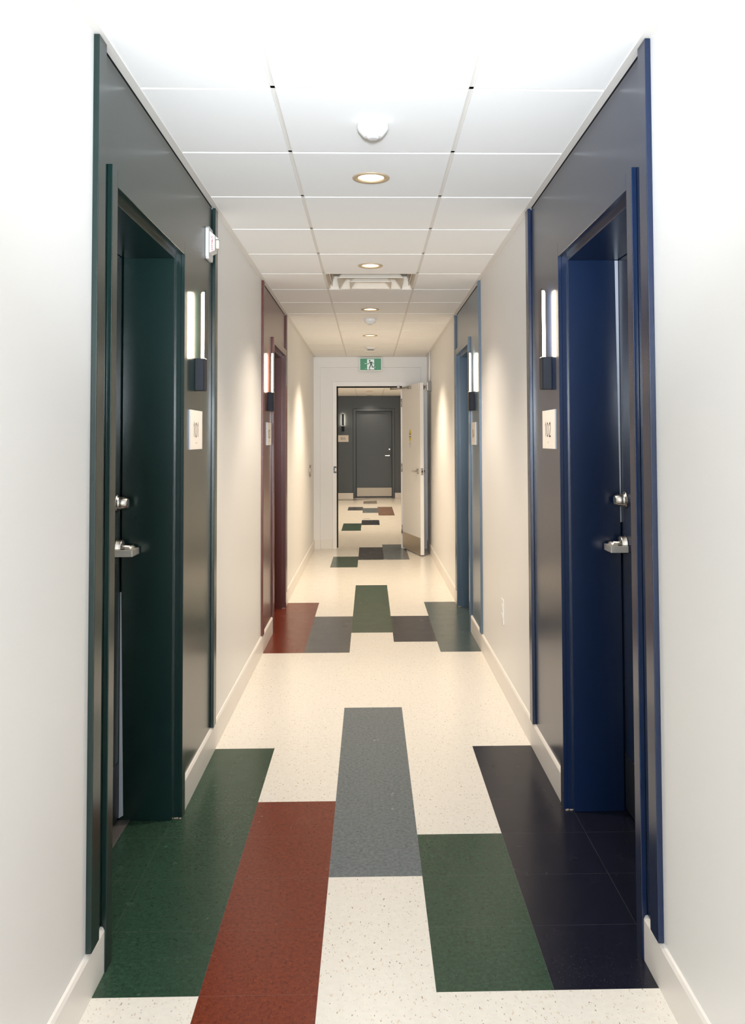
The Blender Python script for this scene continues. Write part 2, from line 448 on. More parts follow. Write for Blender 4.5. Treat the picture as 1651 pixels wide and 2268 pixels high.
# accent bay battens (flat vertical trims)
BAT = [(-1, 2.322, 'green', 'near green vertical trim strip left of door 101', 3), (-1, 4.093, 'green', 'far green vertical trim strip beyond room sign 101', 4),
       (1, 2.328, 'navy', 'near navy vertical trim strip right of door 102', 5), (1, 4.093, 'navy', 'far navy vertical trim strip beyond room sign 102', 6),
       (-1, 5.97, 'red', 'near brick red vertical trim strip before room sign 103', 7), (-1, 7.645, 'red', 'far brick red vertical trim strip beyond door 103', 8),
       (1, 5.98, 'blue', 'near slate blue vertical trim strip before room sign 104', 9), (1, 7.665, 'blue', 'far slate blue vertical trim strip beyond door 104', 10)]
for s, y, c, lab, n in BAT:
    W = XL if s < 0 else XR
    mb = MB(); mb.box(W, W-s*.0155, y, y+.066, .121, H-.004, .0016)
    o = mb.build('trim_%d' % (n+1), M[c]); tag(o, lab, 'wall trim', kind='structure')
# baseboards
for s in (-1, 1):
    W = XL if s < 0 else XR
    segs = []; a = YB
    for d in sorted([d for d in DOORS.values() if d['s'] == s], key=lambda d: d['Y0']):
        segs.append((a, d['Y0']-FL-.001)); a = d['Y1']+FL+.001
    segs.append((a, E1))
    mb = MB()
    for a, b in segs: mb.prism([(W, 0), (W-s*.0105, 0), (W-s*.0105, .110), (W-s*.006, .119), (W, .121)], 'y', a, b)
    tag(mb.build('baseboard_left' if s < 0 else 'baseboard_right', M['base']), 'beige vinyl baseboard along the %s corridor wall' % ('left' if s < 0 else 'right'), 'baseboard', kind='structure')
mb = MB()
for x0, x1, y in ((XL+.0105, -.642, E1), (-.642, OX0-.054, E1+.05), (OX1+.054, .678, E1+.05), (.678, XR-.0105, E1)):
    mb.box(x0, x1, y-.0105, y, 0, .121, .002)
tag(mb.build('baseboard_end', M['base']), 'beige baseboard along the cross wall beside the open door', 'baseboard', kind='structure')
mb = MB()
mb.box(LX, FDX0-.066, YF-.0105, YF, 0, .131, .002); mb.box(FDX1+.066, RX, YF-.0105, YF, 0, .131, .002)
mb.box(LX, LX+.0105, E1+.2, YF, 0, .131); mb.box(RX-.0105, RX, E1+.2, YF, 0, .131)
tag(mb.build('baseboard_far', M['base']), 'beige baseboard around the space beyond the open door', 'baseboard', kind='structure')

# ------------------------------------------------------------------ doors in the side walls
def lever_set(parent, s, X, Y, z, mb_world=True):
    """deadbolt + lever for a side door; X = leaf face, points into the corridor (-s)"""
    u = -s
    def bx(mb, d0, d1, y0, y1, z0, z1, bev=.001): mb.box(X+u*d0, X+u*d1, y0, y1, z0, z1, bev)
    lock = MB(); zz = z+.168
    prof = [(.033, 0), (.033, .004), (.0245, .005), (.0245, .016), (.0185, .040), (.0165, .0415), (.0, .0415)]
    lock.lathe(prof, 'x' if u > 0 else 'x', (0, 0, 0), 40)
    if u < 0: lock.bm.transform(Matrix.Scale(-1, 4, (1, 0, 0))); bmesh.ops.reverse_faces(lock.bm, faces=lock.bm.faces)
    bmesh.ops.translate(lock.bm, verts=lock.bm.verts, vec=(X, Y, zz))
    lk = lock.build('deadbolt', M['steel'], parent, True)
    kh = MB(); kh.box(X+u*.0405, X+u*.0425, Y-.0012, Y+.0012, zz-.006, zz+.006)
    kh.build('keyhole', M['black'], lk, True)
    rs = MB(); rs.lathe([(.034, 0), (.034, .004), (.032, .006), (.032, .020), (.030, .024), (.0125, .0245), (.0125, .05), (.010, .052), (0, .052)], 'x', (0, 0, 0), 48)
    if u < 0: rs.bm.transform(Matrix.Scale(-1, 4, (1, 0, 0))); bmesh.ops.reverse_faces(rs.bm, faces=rs.bm.faces)
    bmesh.ops.translate(rs.bm, verts=rs.bm.verts, vec=(X, Y, z))
    hd = rs.build('handle', M['steel'], parent, True)
    lv = MB()
    y1, y0 = Y+.040, Y-.062
    zc = z-.012
    lv.box(X+u*.056, X+u*.074, y0, y1, zc-.012, zc+.012, .001)
    lv.box(X+u*.008, X+u*.058, y0, y0+.016, zc-.012, zc+.012, .001)
    lv.lathe([(.011, 0), (.011, .070)], 'y', (X+u*.050, Y-.035, z-.002), 20)
    lv.build('lever', M['satin'], hd, True)

def side_door(num, key, lab, n):
    d = DOORS[key]; s = d['s']; W = XL if s < 0 else XR; Y0, Y1 = d['Y0'], d['Y1']; mt = M[d['mat']]
    root = empty('door_%d' % n, (W, (Y0+Y1)/2, 0)); tag(root, lab, 'door', kind='structure')
    def X(dd): return W+s*dd
    f = MB()
    dl = .215
    # flanges on the wall, jamb bodies, stops
    for (a, b) in ((Y0-FL, Y0), (Y1, Y1+FL)):
        f.box(X(-.015), X(.0), a, b, 0, ZH+FL, .0015)
    f.box(X(-.015), X(.0), Y0, Y1, ZH, ZH+FL, .0012)
    f.box(X(0), X(.255), Y0-.03, Y0, 0, ZH+.03); f.box(X(0), X(.255), Y1, Y1+.03, 0, ZH+.03)
    f.box(X(0), X(.255), Y0, Y1, ZH, ZH+.03)
    f.box(X(.020), X(dl), Y0-.001, Y0+.018, 0, ZH-.017, .0018); f.box(X(.020), X(dl), Y1-.018, Y1+.001, 0, ZH-.017, .0018)
    f.box(X(.020), X(dl), Y0+.001, Y1-.001, ZH-.018, ZH+.001, .0018)
    f.build('door_frame', mt, root, True)
    lf_ = MB(); lf_.box(X(dl+.003), X(dl+.047), Y0+.004, Y1-.004, .012, ZH-.004, .001)
    leaf = lf_.build('door_leaf', mt, root, True)
    k = MB(); k.box(X(dl+.0012), X(dl+.0032), Y0+.030, Y1-.030, .018, .222, .0005)
    k.build('kick_plate', M['black'], leaf, True)
    lever_set(root, s, X(dl+.003), Y1-.072, 1.020)
    # pale strip on the far stop, widening towards one end
    g = MB()
    ys = Y1-.0185
    if key in ('d101', 'd103'):
        poly = [(X(dl-.0145), .022), (X(dl+.0015), .012), (X(dl+.0015), .85), (X(dl-.001), .85)]
    else:
        poly = [(X(dl-.002), 1.10), (X(dl+.0015), 1.10), (X(dl+.0015), ZH-.020), (X(dl-.0115), ZH-.020)]
    g.prism(poly, 'y', ys-.003, ys)
    g.build('door_seal', M['gasket'], root, True)
    if d['th']:
        t = MB(); t.box(X(dl-.040), X(dl+.012), Y0+.018, Y1-.018, .0, .006, .002)
        t.build('threshold', M['thresh'], root, True)
    # flaking caulk at the foot of the jambs
    c = MB()
    for (a, b) in ((X(-.014), X(.035)),):
        for j in range(5):
            xx = a+(b-a)*(j+random.random()*.5)/5; L_ = .006+.008*random.random()
            c.box(xx, xx+s*L_, Y1-.0025-.004*random.random(), Y1+.001, 0, .0035+.002*random.random(), .0008)
    c.build('caulk', M['caulk'], root, True)
    return root
side_door('101', 'd101', 'dark green door 101 in its deep green steel frame', 1)
side_door('102', 'd102', 'navy blue door 102 in its deep navy steel frame', 2)
side_door('103', 'd103', 'brick red door 103 deep in its red steel frame', 3)
side_door('104', 'd104', 'slate blue door 104 deep in its blue steel frame', 4)

# ------------------------------------------------------------------ open door at the corridor end
root = empty('door_5', (OX1, E1+.05, 0)); tag(root, 'open white door swung back against the right wall at corridor end', 'door', kind='structure')
f = MB(); yf = E1+.05
for a, b in ((OX0-.052, OX0), (OX1, OX1+.052)): f.box(a, b, yf-.014, yf, 0, OZ+.056, .0015)
f.box(OX0, OX1, yf-.014, yf, OZ, OZ+.056, .0012)
f.box(OX0-.02, OX0, yf, yf+.16, 0, OZ+.02); f.box(OX1, OX1+.02, yf, yf+.16, 0, OZ+.02); f.box(OX0, OX1, yf, yf+.16, OZ, OZ+.02)
f.box(OX0-.001, OX0+.016, yf+.05, yf+.11, 0, OZ); f.box(OX1-.016, OX1+.001, yf+.05, yf+.11, 0, OZ); f.box(OX0, OX1, yf+.05, yf+.11, OZ-.016, OZ)
f.build('door_frame', M['whitep'], root, True)
g = MB(); g.box(OX0, OX0+.018, yf+.036, yf+.0495, .01, OZ-.002); g.box(OX0, OX1, yf+.036, yf+.0495, OZ-.018, OZ-.001)
g.build('weather_strip', M['void'], root, True)  # thin black strip along the left and top inside the frame
st = MB(); st.box(OX0-.038, OX0-.002, yf-.0165, yf-.0138, .985, 1.072, .0005)
sp = st.build('strike_plate', M['black'], root, True)
st = MB(); st.box(OX0-.024, OX0-.003, yf-.0175, yf-.0160, 1.006, 1.050)
st.build('strike_opening', M['base'], sp, True)
# leaf group in its own turned frame: local u along the leaf from hinge, local +x towards the viewer's left face
A = Vector((.430, 11.655)); B = Vector((.620, 10.822)); dv = (B-A).normalized(); LEN = (B-A).length
ang = math.atan2(dv.y, dv.x)
nv = Vector((dv.y, -dv.x))          # points to the left (visible) side
leaf_o = MB()
def DL_(u, w, z): # u along, w out of visible face (negative = into the leaf)
    p = A + dv*u + nv*w; return (p.x, p.y, z)
def dbox(mb, u0, u1, w0, w1, z0, z1, bev=0):
    t = MB(); t.box(u0, u1, w0, w1, z0, z1, bev)
    Mx = Matrix(((dv.x, nv.x, 0, A.x), (dv.y, nv.y, 0, A.y), (0, 0, 1, 0), (0, 0, 0, 1)))
    me_ = bpy.data.meshes.new('t'); t.bm.to_mesh(me_); t.bm.free(); me_.transform(Mx)
    mb.bm.from_mesh(me_); bpy.data.meshes.remove(me_)
    return mb
def dlathe(mb, prof, axis, c, n=32):
    t = MB(); t.lathe(prof, axis, c, n)
    Mx = Matrix(((dv.x, nv.x, 0, A.x), (dv.y, nv.y, 0, A.y), (0, 0, 1, 0), (0, 0, 0, 1)))
    me_ = bpy.data.meshes.new('t'); t.bm.to_mesh(me_); t.bm.free(); me_.transform(Mx)
    mb.bm.from_mesh(me_); bpy.data.meshes.remove(me_)
    return mb
def fin(mb): bmesh.ops.recalc_face_normals(mb.bm, faces=mb.bm.faces); return mb
leaf = fin(dbox(MB(), 0, LEN, -.044, 0, .018, 2.112, .001)).build('door_leaf', M['whitep'], root, True)
fin(dbox(MB(), .015, LEN-.012, .0002, .0016, .022, .222, .0004)).build('kick_plate', M['kick'], leaf, True)
ls = MB(); dlathe(ls, [(.034, 0), (.034, .008), (.030, .012), (.012, .013), (.012, .05)], 'y', (LEN-.105, 0, 1.028)); dbox(ls, LEN-.215, LEN-.092, .040, .056, 1.018, 1.038, .003)
fin(ls).build('handle', M['steel'], leaf, True)
ls = MB(); dlathe(ls, [(.012, -.05), (.012, -.013), (.030, -.012), (.034, -.008), (.034, 0)], 'y', (LEN-.105, -.044, 1.028)); dbox(ls, LEN-.185, LEN-.092, -.100, -.084, 1.018, 1.038, .003)
fin(ls).build('handle', M['steel'], leaf, True)
lp = fin(dbox(MB(), LEN, LEN+.0015, -.036, -.008, .985, 1.070, .0004)).build('latch_plate', M['steel'], leaf, True)
fin(dbox(MB(), LEN+.001, LEN+.011, -.029, -.015, 1.018, 1.040, .002)).build('latch_bolt', M['black'], lp, True)
# fire notice: yellow oval with dark band and small print (unreadable marks)
stk = MB(); ow, oh = .048, .078; cu, cz = .395, 1.470
N = 36
t = bmesh.new(); vs = [t.verts.new(DL_(cu+ow*math.cos(2*PI*i/N), .0008, cz+oh*math.sin(2*PI*i/N))) for i in range(N)]; vb = [t.verts.new(DL_(cu+ow*math.cos(2*PI*i/N), .0001, cz+oh*math.sin(2*PI*i/N))) for i in range(N)]
t.faces.new(vs)
for i in range(N): t.faces.new((vs[i], vs[(i+1) % N], vb[(i+1) % N], vb[i]))
stk.merge(t)
sticker = fin(stk).build('door_sticker', M['yellow'], leaf, True)
fin(dbox(dbox(MB(), cu-ow, cu+ow, .0009, .0012, cz-.020, cz-.011), cu-ow, cu+ow, .0009, .0012, cz+.010, cz+.019)).build('sticker_band', M['brown'], sticker, True)
fin(dbox(MB(), cu-ow+.004, cu+ow-.004, .0009, .0012, cz-.0105, cz+.0095)).build('sticker_stripe', M['sign'], sticker, True)
pr = MB()
for zz, hw in ((cz+.038, .030), (cz+.030, .026), (cz-.036, .014), (cz-.044, .010), (cz-.092, .030), (cz-.100, .026), (cz-.108, .028), (cz-.118, .024), (cz-.126, .026), (cz-.146, .044)):
    k = -hw
    while k < hw:
        w_ = .004+.006*random.random(); dbox(pr, cu+k, min(cu+k+w_, cu+hw), .0009, .0011, zz-.002, zz+.002); k += w_+.003
fin(pr).build('small_print', M['grey_box'], sticker, True)
for zz in (.25, 1.05, 1.90):
    hg = MB(); hg.lathe([(.007, -.055), (.007, .055)], 'z', (A.x-.006, A.y+.010, zz), 14)
    hg.build('hinge', M['steel'], root, True)
# door closer arm
ar = MB(); ar.tube([(.29, 11.655, 2.083), (.345, 11.62, 2.080), (.40, 11.58, 2.082)], .0085, 8)
ar.lathe([(.013, -.012), (.013, .012)], 'z', (.285, 11.66, 2.083), 16); ar.box(.365, .40, 11.60, 11.66, 2.090, 2.119, .002)
pa = A+dv*.40+nv*.030
ar.tube([(.40, 11.58, 2.082), (pa.x, pa.y, 2.080)], .0085, 8); ar.lathe([(.013, -.012), (.013, .012)], 'z', (pa.x, pa.y, 2.079), 16)
ar.build('closer_arm', M['dull'], root, True)
fin(dbox(MB(), .36, .44, 0, .028, 2.062, 2.096, .003)).build('closer_shoe', M['dull'], leaf, True)
bo = MB(); dbox(bo, LEN-.085, LEN-.072, 0, .005, 2.02, 2.105, .001); fin(bo).build('armature_bolt', M['satin'], leaf, True)
arm = MB(); dlathe(arm, [(.0, -.030), (.022, -.030), (.034, -.022), (.034, -.018), (.010, -.004), (.010, 0)], 'y', (LEN-.078, -.044, 2.062)); fin(arm).build('armature_plate', M['black'], leaf, True)

# magnetic door holder on the right wall + conduit
h = empty('door_holder', (XR, 10.85, 2.066)); tag(h, 'grey magnetic door holder box on the right wall behind the open door', 'door holder')
mb = MB(); mb.box(-.040, 0, -.045, .045, -.058, .058, .004); mb.build('box', M['grey_box'], h)
mb = MB(); mb.prism([(-.052, -.038), (-.040, -.054), (-.040, .054), (-.052, .038)], 'y', -.038, .038); mb.build('cover', M['base'], h)
mb = MB(); mb.lathe([(.010, 0), (.010, .012), (.018, .014), (.018, .024), (0, .024)], 'x', (-.076, 0, 0), 24); mb.build('magnet', M['steel'], h)
mb = MB(); mb.tube([(.739, 10.86, 2.124), (.739, 10.865, 2.24), (.744, 10.87, 2.34), (.745, 10.875, H+.01)], .0105, 14)
tag(mb.build('conduit', M['whitep']), 'thin white conduit rising from the grey door holder to the ceiling', 'conduit')

# ------------------------------------------------------------------ far door 105
root = empty('door_6', (.1125, YF, 0)); tag(root, 'grey door 105 in the far grey wall with steel kick plate', 'door', kind='structure')
f = MB()
f.box(FDX0-.062, FDX0, YF-.014, YF, 0, FDZ+.062, .002); f.box(FDX1, FDX1+.062, YF-.014, YF, 0, FDZ+.062, .002); f.box(FDX0, FDX1, YF-.014, YF, FDZ, FDZ+.062, .002)
f.box(FDX0-.02, FDX0, YF, YF+.14, 0, FDZ+.02); f.box(FDX1, FDX1+.02, YF, YF+.14, 0, FDZ+.02); f.box(FDX0, FDX1, YF, YF+.14, FDZ, FDZ+.02)
f.build('door_frame', M['grey'], root, True)
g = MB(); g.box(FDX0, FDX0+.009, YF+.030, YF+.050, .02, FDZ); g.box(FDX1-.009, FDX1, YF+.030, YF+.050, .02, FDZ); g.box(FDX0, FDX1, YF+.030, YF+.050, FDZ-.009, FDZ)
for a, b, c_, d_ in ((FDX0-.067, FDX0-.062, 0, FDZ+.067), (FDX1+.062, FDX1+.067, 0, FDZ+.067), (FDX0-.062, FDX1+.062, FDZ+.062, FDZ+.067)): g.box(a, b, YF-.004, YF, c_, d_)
g.build('door_seal', M['void'], root, True)  # black strips paint the shadow gap around the leaf and the frame
mb = MB(); mb.box(FDX0+.003, FDX1-.003, YF+.05, YF+.095, .03, FDZ-.004, .001); leaf = mb.build('door_leaf', M['grey'], root, True)
mb = MB(); mb.box(FDX0+.025, FDX1-.010, YF+.0482, YF+.050, .048, .252, .0005); mb.build('kick_plate', M['kick'], leaf, True)
mb = MB(); mb.lathe([(.0, -.03), (.016, -.03), (.024, -.006), (.028, 0)], 'y', (.487, YF+.05, 1.181), 24); mb.build('deadbolt', M['steel'], leaf, True)
mb = MB(); mb.lathe([(0, -.05), (.012, -.05), (.012, -.012), (.032, -.010), (.032, 0)], 'y', (.487, YF+.05, 1.030), 24); mb.box(.380, .500, YF-.018, YF-.002, 1.016, 1.040, .003); mb.build('handle', M['steel'], leaf, True)
mb = MB(); mb.box(FDX0, FDX1, YF+.02, YF+.10, 0, .02); mb.build('threshold', M['thresh'], root, True)

# ------------------------------------------------------------------ wall sconces  (local: +x out of the wall, +y along, z up)
def make_sconce():
    r = empty('wall_sconce', (0, 0, 0))
    mb = MB(); mb.box(0, .036, -.033, .033, 0, .134, .0015); mb.box(.0365, .0395, -.033, .027, .002, .134, .0008); mb.build('housing', M['slate'], r)
    mb = MB(); mb.box(.0375, .0415, -.0295, .0295, .1345, .420, .0012); mb.build('cover_bar', M['black'], r)
    mb = MB()
    prof = [(-.0275, .1345), (.0275, .1345), (.0275, .395)] + [(.0275*math.cos(a*PI/12), .395+.020*math.sin(a*PI/12)) for a in range(1, 12)] + [(-.0275, .395)]
    mb.prism([(y, z) for y, z in prof], 'x', .024, .0373); mb.build('diffuser', M['led'], r)
    return r
SC = [(XL, 3.734, 1.628, 0, 'lit black wall sconce above room sign 101'), (XR, 3.690, 1.628, PI, 'lit black wall sconce above room sign 102'),
      (XL, 6.395, 1.628, 0, 'lit black wall sconce above room sign 103 on the brick red bay'), (XR, 6.385, 1.628, PI, 'lit black wall sconce above room sign 104 on the slate blue bay'),
      (-.637, YF, 1.616, -PI/2, 'black wall sconce glowing on the far grey wall above sign 105')]
proto = make_sconce()
for i, (x, y, z, rz, lab) in enumerate(SC):
    o = proto if i == 0 else copy_tree(proto)
    o.location = (x, y, z); o.rotation_euler = (0, 0, rz); tag(o, lab, 'wall light', 'black sconces beside the numbered doors')

# ------------------------------------------------------------------ room signs
SG = [('101', XL, 3.711, 1.4645, 0, 'small off-white sign reading 101 on the green bay'), ('102', XR, 3.711, 1.4615, PI, 'small off-white sign reading 102 on the navy bay'),
      ('103', XL, 6.400, 1.4645, 0, 'small off-white sign reading 103 on the brick red bay'), ('104', XR, 6.405, 1.4615, PI, 'small off-white sign reading 104 on the slate blue bay'),
      ('105', -.630, YF, 1.443, -PI/2, 'small cream sign reading 105 on the far grey wall')]
for txt, x, y, z, rz, lab in SG:
    r = empty('room_sign', (x, y, z), rz); tag(r, lab, 'sign', 'room number signs')
    mb = MB(); mb.box(0, .0045, -.127, .127, -.0805, .0805, .0004); mb.build('backing', M['signedge'], r)
    mb = MB(); mb.box(.0046, .0062, -.127, .127, -.0805, .0805, .0004); mb.build('face', M['sign'], r)
    text_mb(txt, .060, .0074, .0065, -.010, -.001, .20).build('number', M['ink'], r)
    mb = MB()
    for i, (a, b) in enumerate(((0, 0), (.0, .004), (.006, .004), (.012, .004), (.012, 0), (.018, .004))): mb.box(.0062, .0068, -.016+a, -.0142+a, -.058+b, -.0562+b)
    mb.build('braille', M['ink'], r)

# ------------------------------------------------------------------ horn strobe on the green bay
r = empty('horn_strobe', (XL, 3.965, 2.300)); tag(r, 'white fire alarm horn strobe high on the green bay', 'alarm')
mb = MB(); mb.prism([(-.046, -.060), (-.034, -.074), (.058, -.074), (.066, -.060), (.066, .056), (.050, .072), (-.030, .072), (-.046, .062)], 'x', 0, .016, 0, .003); mb.build('base', M['strobe'], r)
t = bmesh.new()
A_ = [(-.026, -.044), (.052, -.044), (.052, .052), (-.026, .052)]; B_ = [(-.022, -.034), (.046, -.034), (.046, .034), (-.022, .034)]
mb = MB()
va = [t.verts.new((.016, a, b)) for a, b in A_]; vb = [t.verts.new((.038, a, b)) for a, b in B_]
t.faces.new(vb)
for i in range(4): t.faces.new((va[i], va[(i+1) % 4], vb[(i+1) % 4], vb[i]))
bmesh.ops.recalc_face_normals(t, faces=t.faces); mb.merge(t); mb.build('cover', M['strobe'], r)
mb = MB(); mb.box(.038, .052, .008, .034, -.020, .020, .004); mb.build('strobe_lens', M['clear'], r)
mb = MB(); mb.prism([(.038, .022), (.050, .022), (.054, .018), (.038, .036)], 'y', .004, .038); mb.build('lens_hood', M['strobe'], r)
# red letters down the side that faces the viewer
tm = MB(); zz = .024
for i, c in enumerate('FIREFEU'):
    hgt = .0068
    if i == 4: zz -= .003
    wd, stl = GL[c]
    for s_ in stl:
        stroke(tm, s_, .20, lambda a, b, zz=zz, wd=wd: (.0275+(a-wd/2)*.0105, -.0272+(.0275-.016+(a-wd/2)*.0105)*.18, zz-hgt/2+b*hgt))
    zz -= .0086
bmesh.ops.recalc_face_normals(tm.bm, faces=tm.bm.faces)
tm.build('lettering', M['redink'], r)

# ------------------------------------------------------------------ ceiling items
def make_downlight():
    r = empty('downlight', (0, 0, 0))
    mb = MB(); mb.lathe([(.0745, -.0005), (.077, -.003), (.0745, -.0055), (.056, -.0045), (.053, .0), (.053, .004), (.0745, .004)], 'z', (0, 0, 0), 48, caps=False); mb.build('trim_ring', M['ring'], r)
    mb = MB(); mb.lathe([(.0535, .0), (.0525, .010), (.0515, .018), (.0515, .022)], 'z', (0, 0, 0), 40, caps=False); mb.build('reflector', M['can'], r)
    mb = MB(); mb.lathe([(.0, .0045), (.030, .0052), (.0518, .0085), (.0518, .022), (0, .022)], 'z', (0, 0, 0), 32); mb.build('lens', M['lens'], r)
    return r
proto = make_downlight()
labs = {3.618: 'nearest round recessed downlight, just beyond the near motion sensor', 5.472: 'second round recessed downlight, just before the square air diffuser',
        7.329: 'round recessed downlight just before the small far sensor', 9.187: 'round recessed downlight nearest the exit sign',
        13.8: 'round recessed downlight just past the open door', 15.65: 'round recessed downlight early in the space past the door', 17.5: 'round recessed downlight midway past the open door',
        19.36: 'round recessed downlight nearer the viewer of the two seen through the door', 21.20: 'round recessed downlight closest to the far grey wall'}
first = True
for ys, z in ((DL, H), (DLF, HF)):
    for y in ys:
        o = proto if first else copy_tree(proto); first = False
        o.location = (DLX, y, z); tag(o, labs[y], 'ceiling light', 'round recessed downlights')

def make_sensor():
    r = empty('ceiling_sensor', (0, 0, 0))
    mb = MB(); mb.lathe([(.049, .0), (.053, -.004), (.053, -.020), (.050, -.028), (.036, -.044), (.032, -.048), (.024, -.049)], 'z', (0, 0, 0), 48, caps=True); mb.build('housing', M['plastic'], r)
    mb = MB(); mb.lathe([(.022, -.0485), (.022, -.052), (.016, -.0555), (0, -.0565)], 'z', (0, 0, 0), 32); mb.build('lens', M['plastic2'], r)
    return r
s1 = make_sensor(); s1.location = (.015, 2.99, H); tag(s1, 'white bowl shaped ceiling sensor nearest the viewer', 'ceiling sensor', 'bowl shaped ceiling sensors')
s2 = copy_tree(s1); s2.location = (.010, 7.905, H); tag(s2, 'white bowl shaped ceiling sensor farther off between two downlights', 'ceiling sensor', 'bowl shaped ceiling sensors')

r = empty('sprinkler_head', (.017, 10.36, H)); tag(r, 'small flared ceiling sprinkler in front of the exit sign', 'sprinkler')
mb = MB(); mb.lathe([(.074, 0), (.070, -.004), (.050, -.018), (.040, -.032), (.037, -.032), (.045, -.018), (.06, 0)], 'z', (0, 0, 0), 36, caps=False); mb.build('flared_cup', M['plastic'], r)
mb = MB(); mb.lathe([(.036, -.028), (.036, -.039), (0, -.039)], 'z', (0, 0, 0), 24); mb.build('vent_ring', M['black'], r)
mb = MB(); mb.lathe([(.030, -.038), (.060, -.043), (.068, -.046), (.066, -.050), (.03, -.052), (0, -.052)], 'z', (-.004, 0, 0), 36); mb.build('deflector', M['plastic'], r)

# square air diffuser
ACX, ACY = CX0+CT/2, CY0+(AC_N+.5)*CT
r = empty('air_diffuser', (ACX, ACY, H)); tag(r, 'square metal air diffuser with stepped cones set in the ceiling', 'air vent')
def cone(hb, zb, ht, ztp, th=.003):
    mb = MB(); t = bmesh.new(); rr = .018
    def ring(h, z, rad):
        out = []
        for qx, qy, a0 in ((1, 1, 0), (-1, 1, 90), (-1, -1, 180), (1, -1, 270)):
            for k in range(4):
                a = math.radians(a0+30*k); out.append(t.verts.new((qx*(h-rad)+rad*math.cos(a), qy*(h-rad)+rad*math.sin(a), z)))
        return out
    rings = [ring(hb, zb, rr), ring(hb, zb+.003, rr), ring(ht, ztp, rr*.7), ring(ht-th, ztp, rr*.7), ring(hb-th, zb, rr)]
    for a, b in zip(rings, rings[1:]):
        for i in range(16): t.faces.new((a[i], a[(i+1) % 16], b[(i+1) % 16], b[i]))
    a, b = rings[-1], rings[0]
    for i in range(16): t.faces.new((a[i], a[(i+1) % 16], b[(i+1) % 16], b[i]))
    bmesh.ops.recalc_face_normals(t, faces=t.faces); mb.merge(t); return mb
mb = cone(.298, .0005, .262, .085); mb.build('frame', M['cream_ring'], r)
cone(.221, -.012, .160, .070).build('outer_cone', M['cream_ring'], r)
cone(.142, -.024, .070, .062).build('inner_cone', M['cream_ring'], r)
mb = MB(); mb.box(-.27, .27, -.27, .27, .16, .17); mb.build('duct_plate', M['tub_grey'], r)
mb = MB()
for sx in (-1, 1): mb.box(sx*.27, sx*.275, -.27, .27, .02, .17); mb.box(-.27, .27, sx*.27, sx*.275, .02, .17)
mb.build('duct_box', M['cream_ring'], r)

# exit sign on the cross wall (local coordinates in world x/z, facing -y)
r = empty('exit_sign', (.020, E1, 2.399)); tag(r, 'green running person exit sign above the open door', 'exit sign')
mb = MB(); mb.box(-.152, .152, -.050, -.0, -.092, .092, .006)
mb.build('housing', M['plastic'], r)
y_ = -.0506
mb = MB(); mb.quad([(-.136, y_, -.076), (.136, y_, -.076), (.136, y_, .076), (-.136, y_, .076)]); mb.build('panel', M['exitgreen'], r)
mb = MB(); y_ -= .0006
mb.quad([(-.046, y_, -.070), (.046, y_, -.070), (.046, y_, .066), (-.046, y_, .066)])
def st2(mb, pts, w, yy): stroke(mb, [(a, b) for a, b in pts], w, lambda u, v: (u, yy, v))
st2(mb, [(-.078, .010), (-.052, .009)], .007, y_)                     # hand outside the doorway
st2(mb, [(.050, -.033), (.060, -.042)], .006, y_)                    # trailing foot
st2(mb, [(-.072, -.056), (-.060, -.056)], .004, y_)
mb.build('doorway_symbol', M['exitwhite'], r)
mb = MB(); y_ -= .0006
hd = [mb.bm.verts.new((-.012+.0105*math.cos(2*PI*i/20), y_, .045+.0105*math.sin(2*PI*i/20))) for i in range(20)]; mb.bm.faces.new(hd)
st2(mb, [(-.014, .024), (.004, .027), (.022, .027)], .012, y_)
st2(mb, [(-.014, .024), (-.026, .006), (-.052, .004)], .008, y_)
st2(mb, [(.020, .026), (.030, .018), (.036, .004)], .008, y_)
st2(mb, [(.004, .026), (.006, .0)], .022, y_)
st2(mb, [(.004, .0), (-.008, -.028), (-.018, -.050)], .012, y_)
st2(mb, [(.008, .004), (.018, -.014), (.020, -.036), (.052, -.036)], .011, y_)
st2(mb, [(-.018, -.050), (-.012, -.066), (-.004, -.070)], .007, y_)
mb.build('running_figure', M['exitdark'], r)
mb = MB(); mb.quad([(-.050, y_+.0003, -.076), (.046, y_+.0003, -.076), (.046, y_+.0003, -.070), (-.050, y_+.0003, -.070)]); mb.build('ground_line', M['exitdark'], r)

# push plate and outlet
mb = MB(); mb.lathe([(.076, 0), (.076, .012), (.070, .020), (.0, .022)], 'x', (0, 0, 0), 40)
o = mb.build('push_plate', M['steel']); o.location = (XL-.001, 10.80, 1.043); tag(o, 'round steel door opener button on the left wall', 'door button')
r = empty('power_outlet', (XR, 5.073, .445)); tag(r, 'white duplex outlet low on the right wall', 'outlet')
mb = MB(); mb.box(-.006, 0, -.043, .043, -.070, .070, .003); mb.build('cover_plate', M['plastic'], r)
for z in (-.024, .024):
    mb = MB(); mb.box(-.0085, -.0055, -.017, .017, z-.014, z+.014, .0015); mb.build('socket', M['plastic'], r)

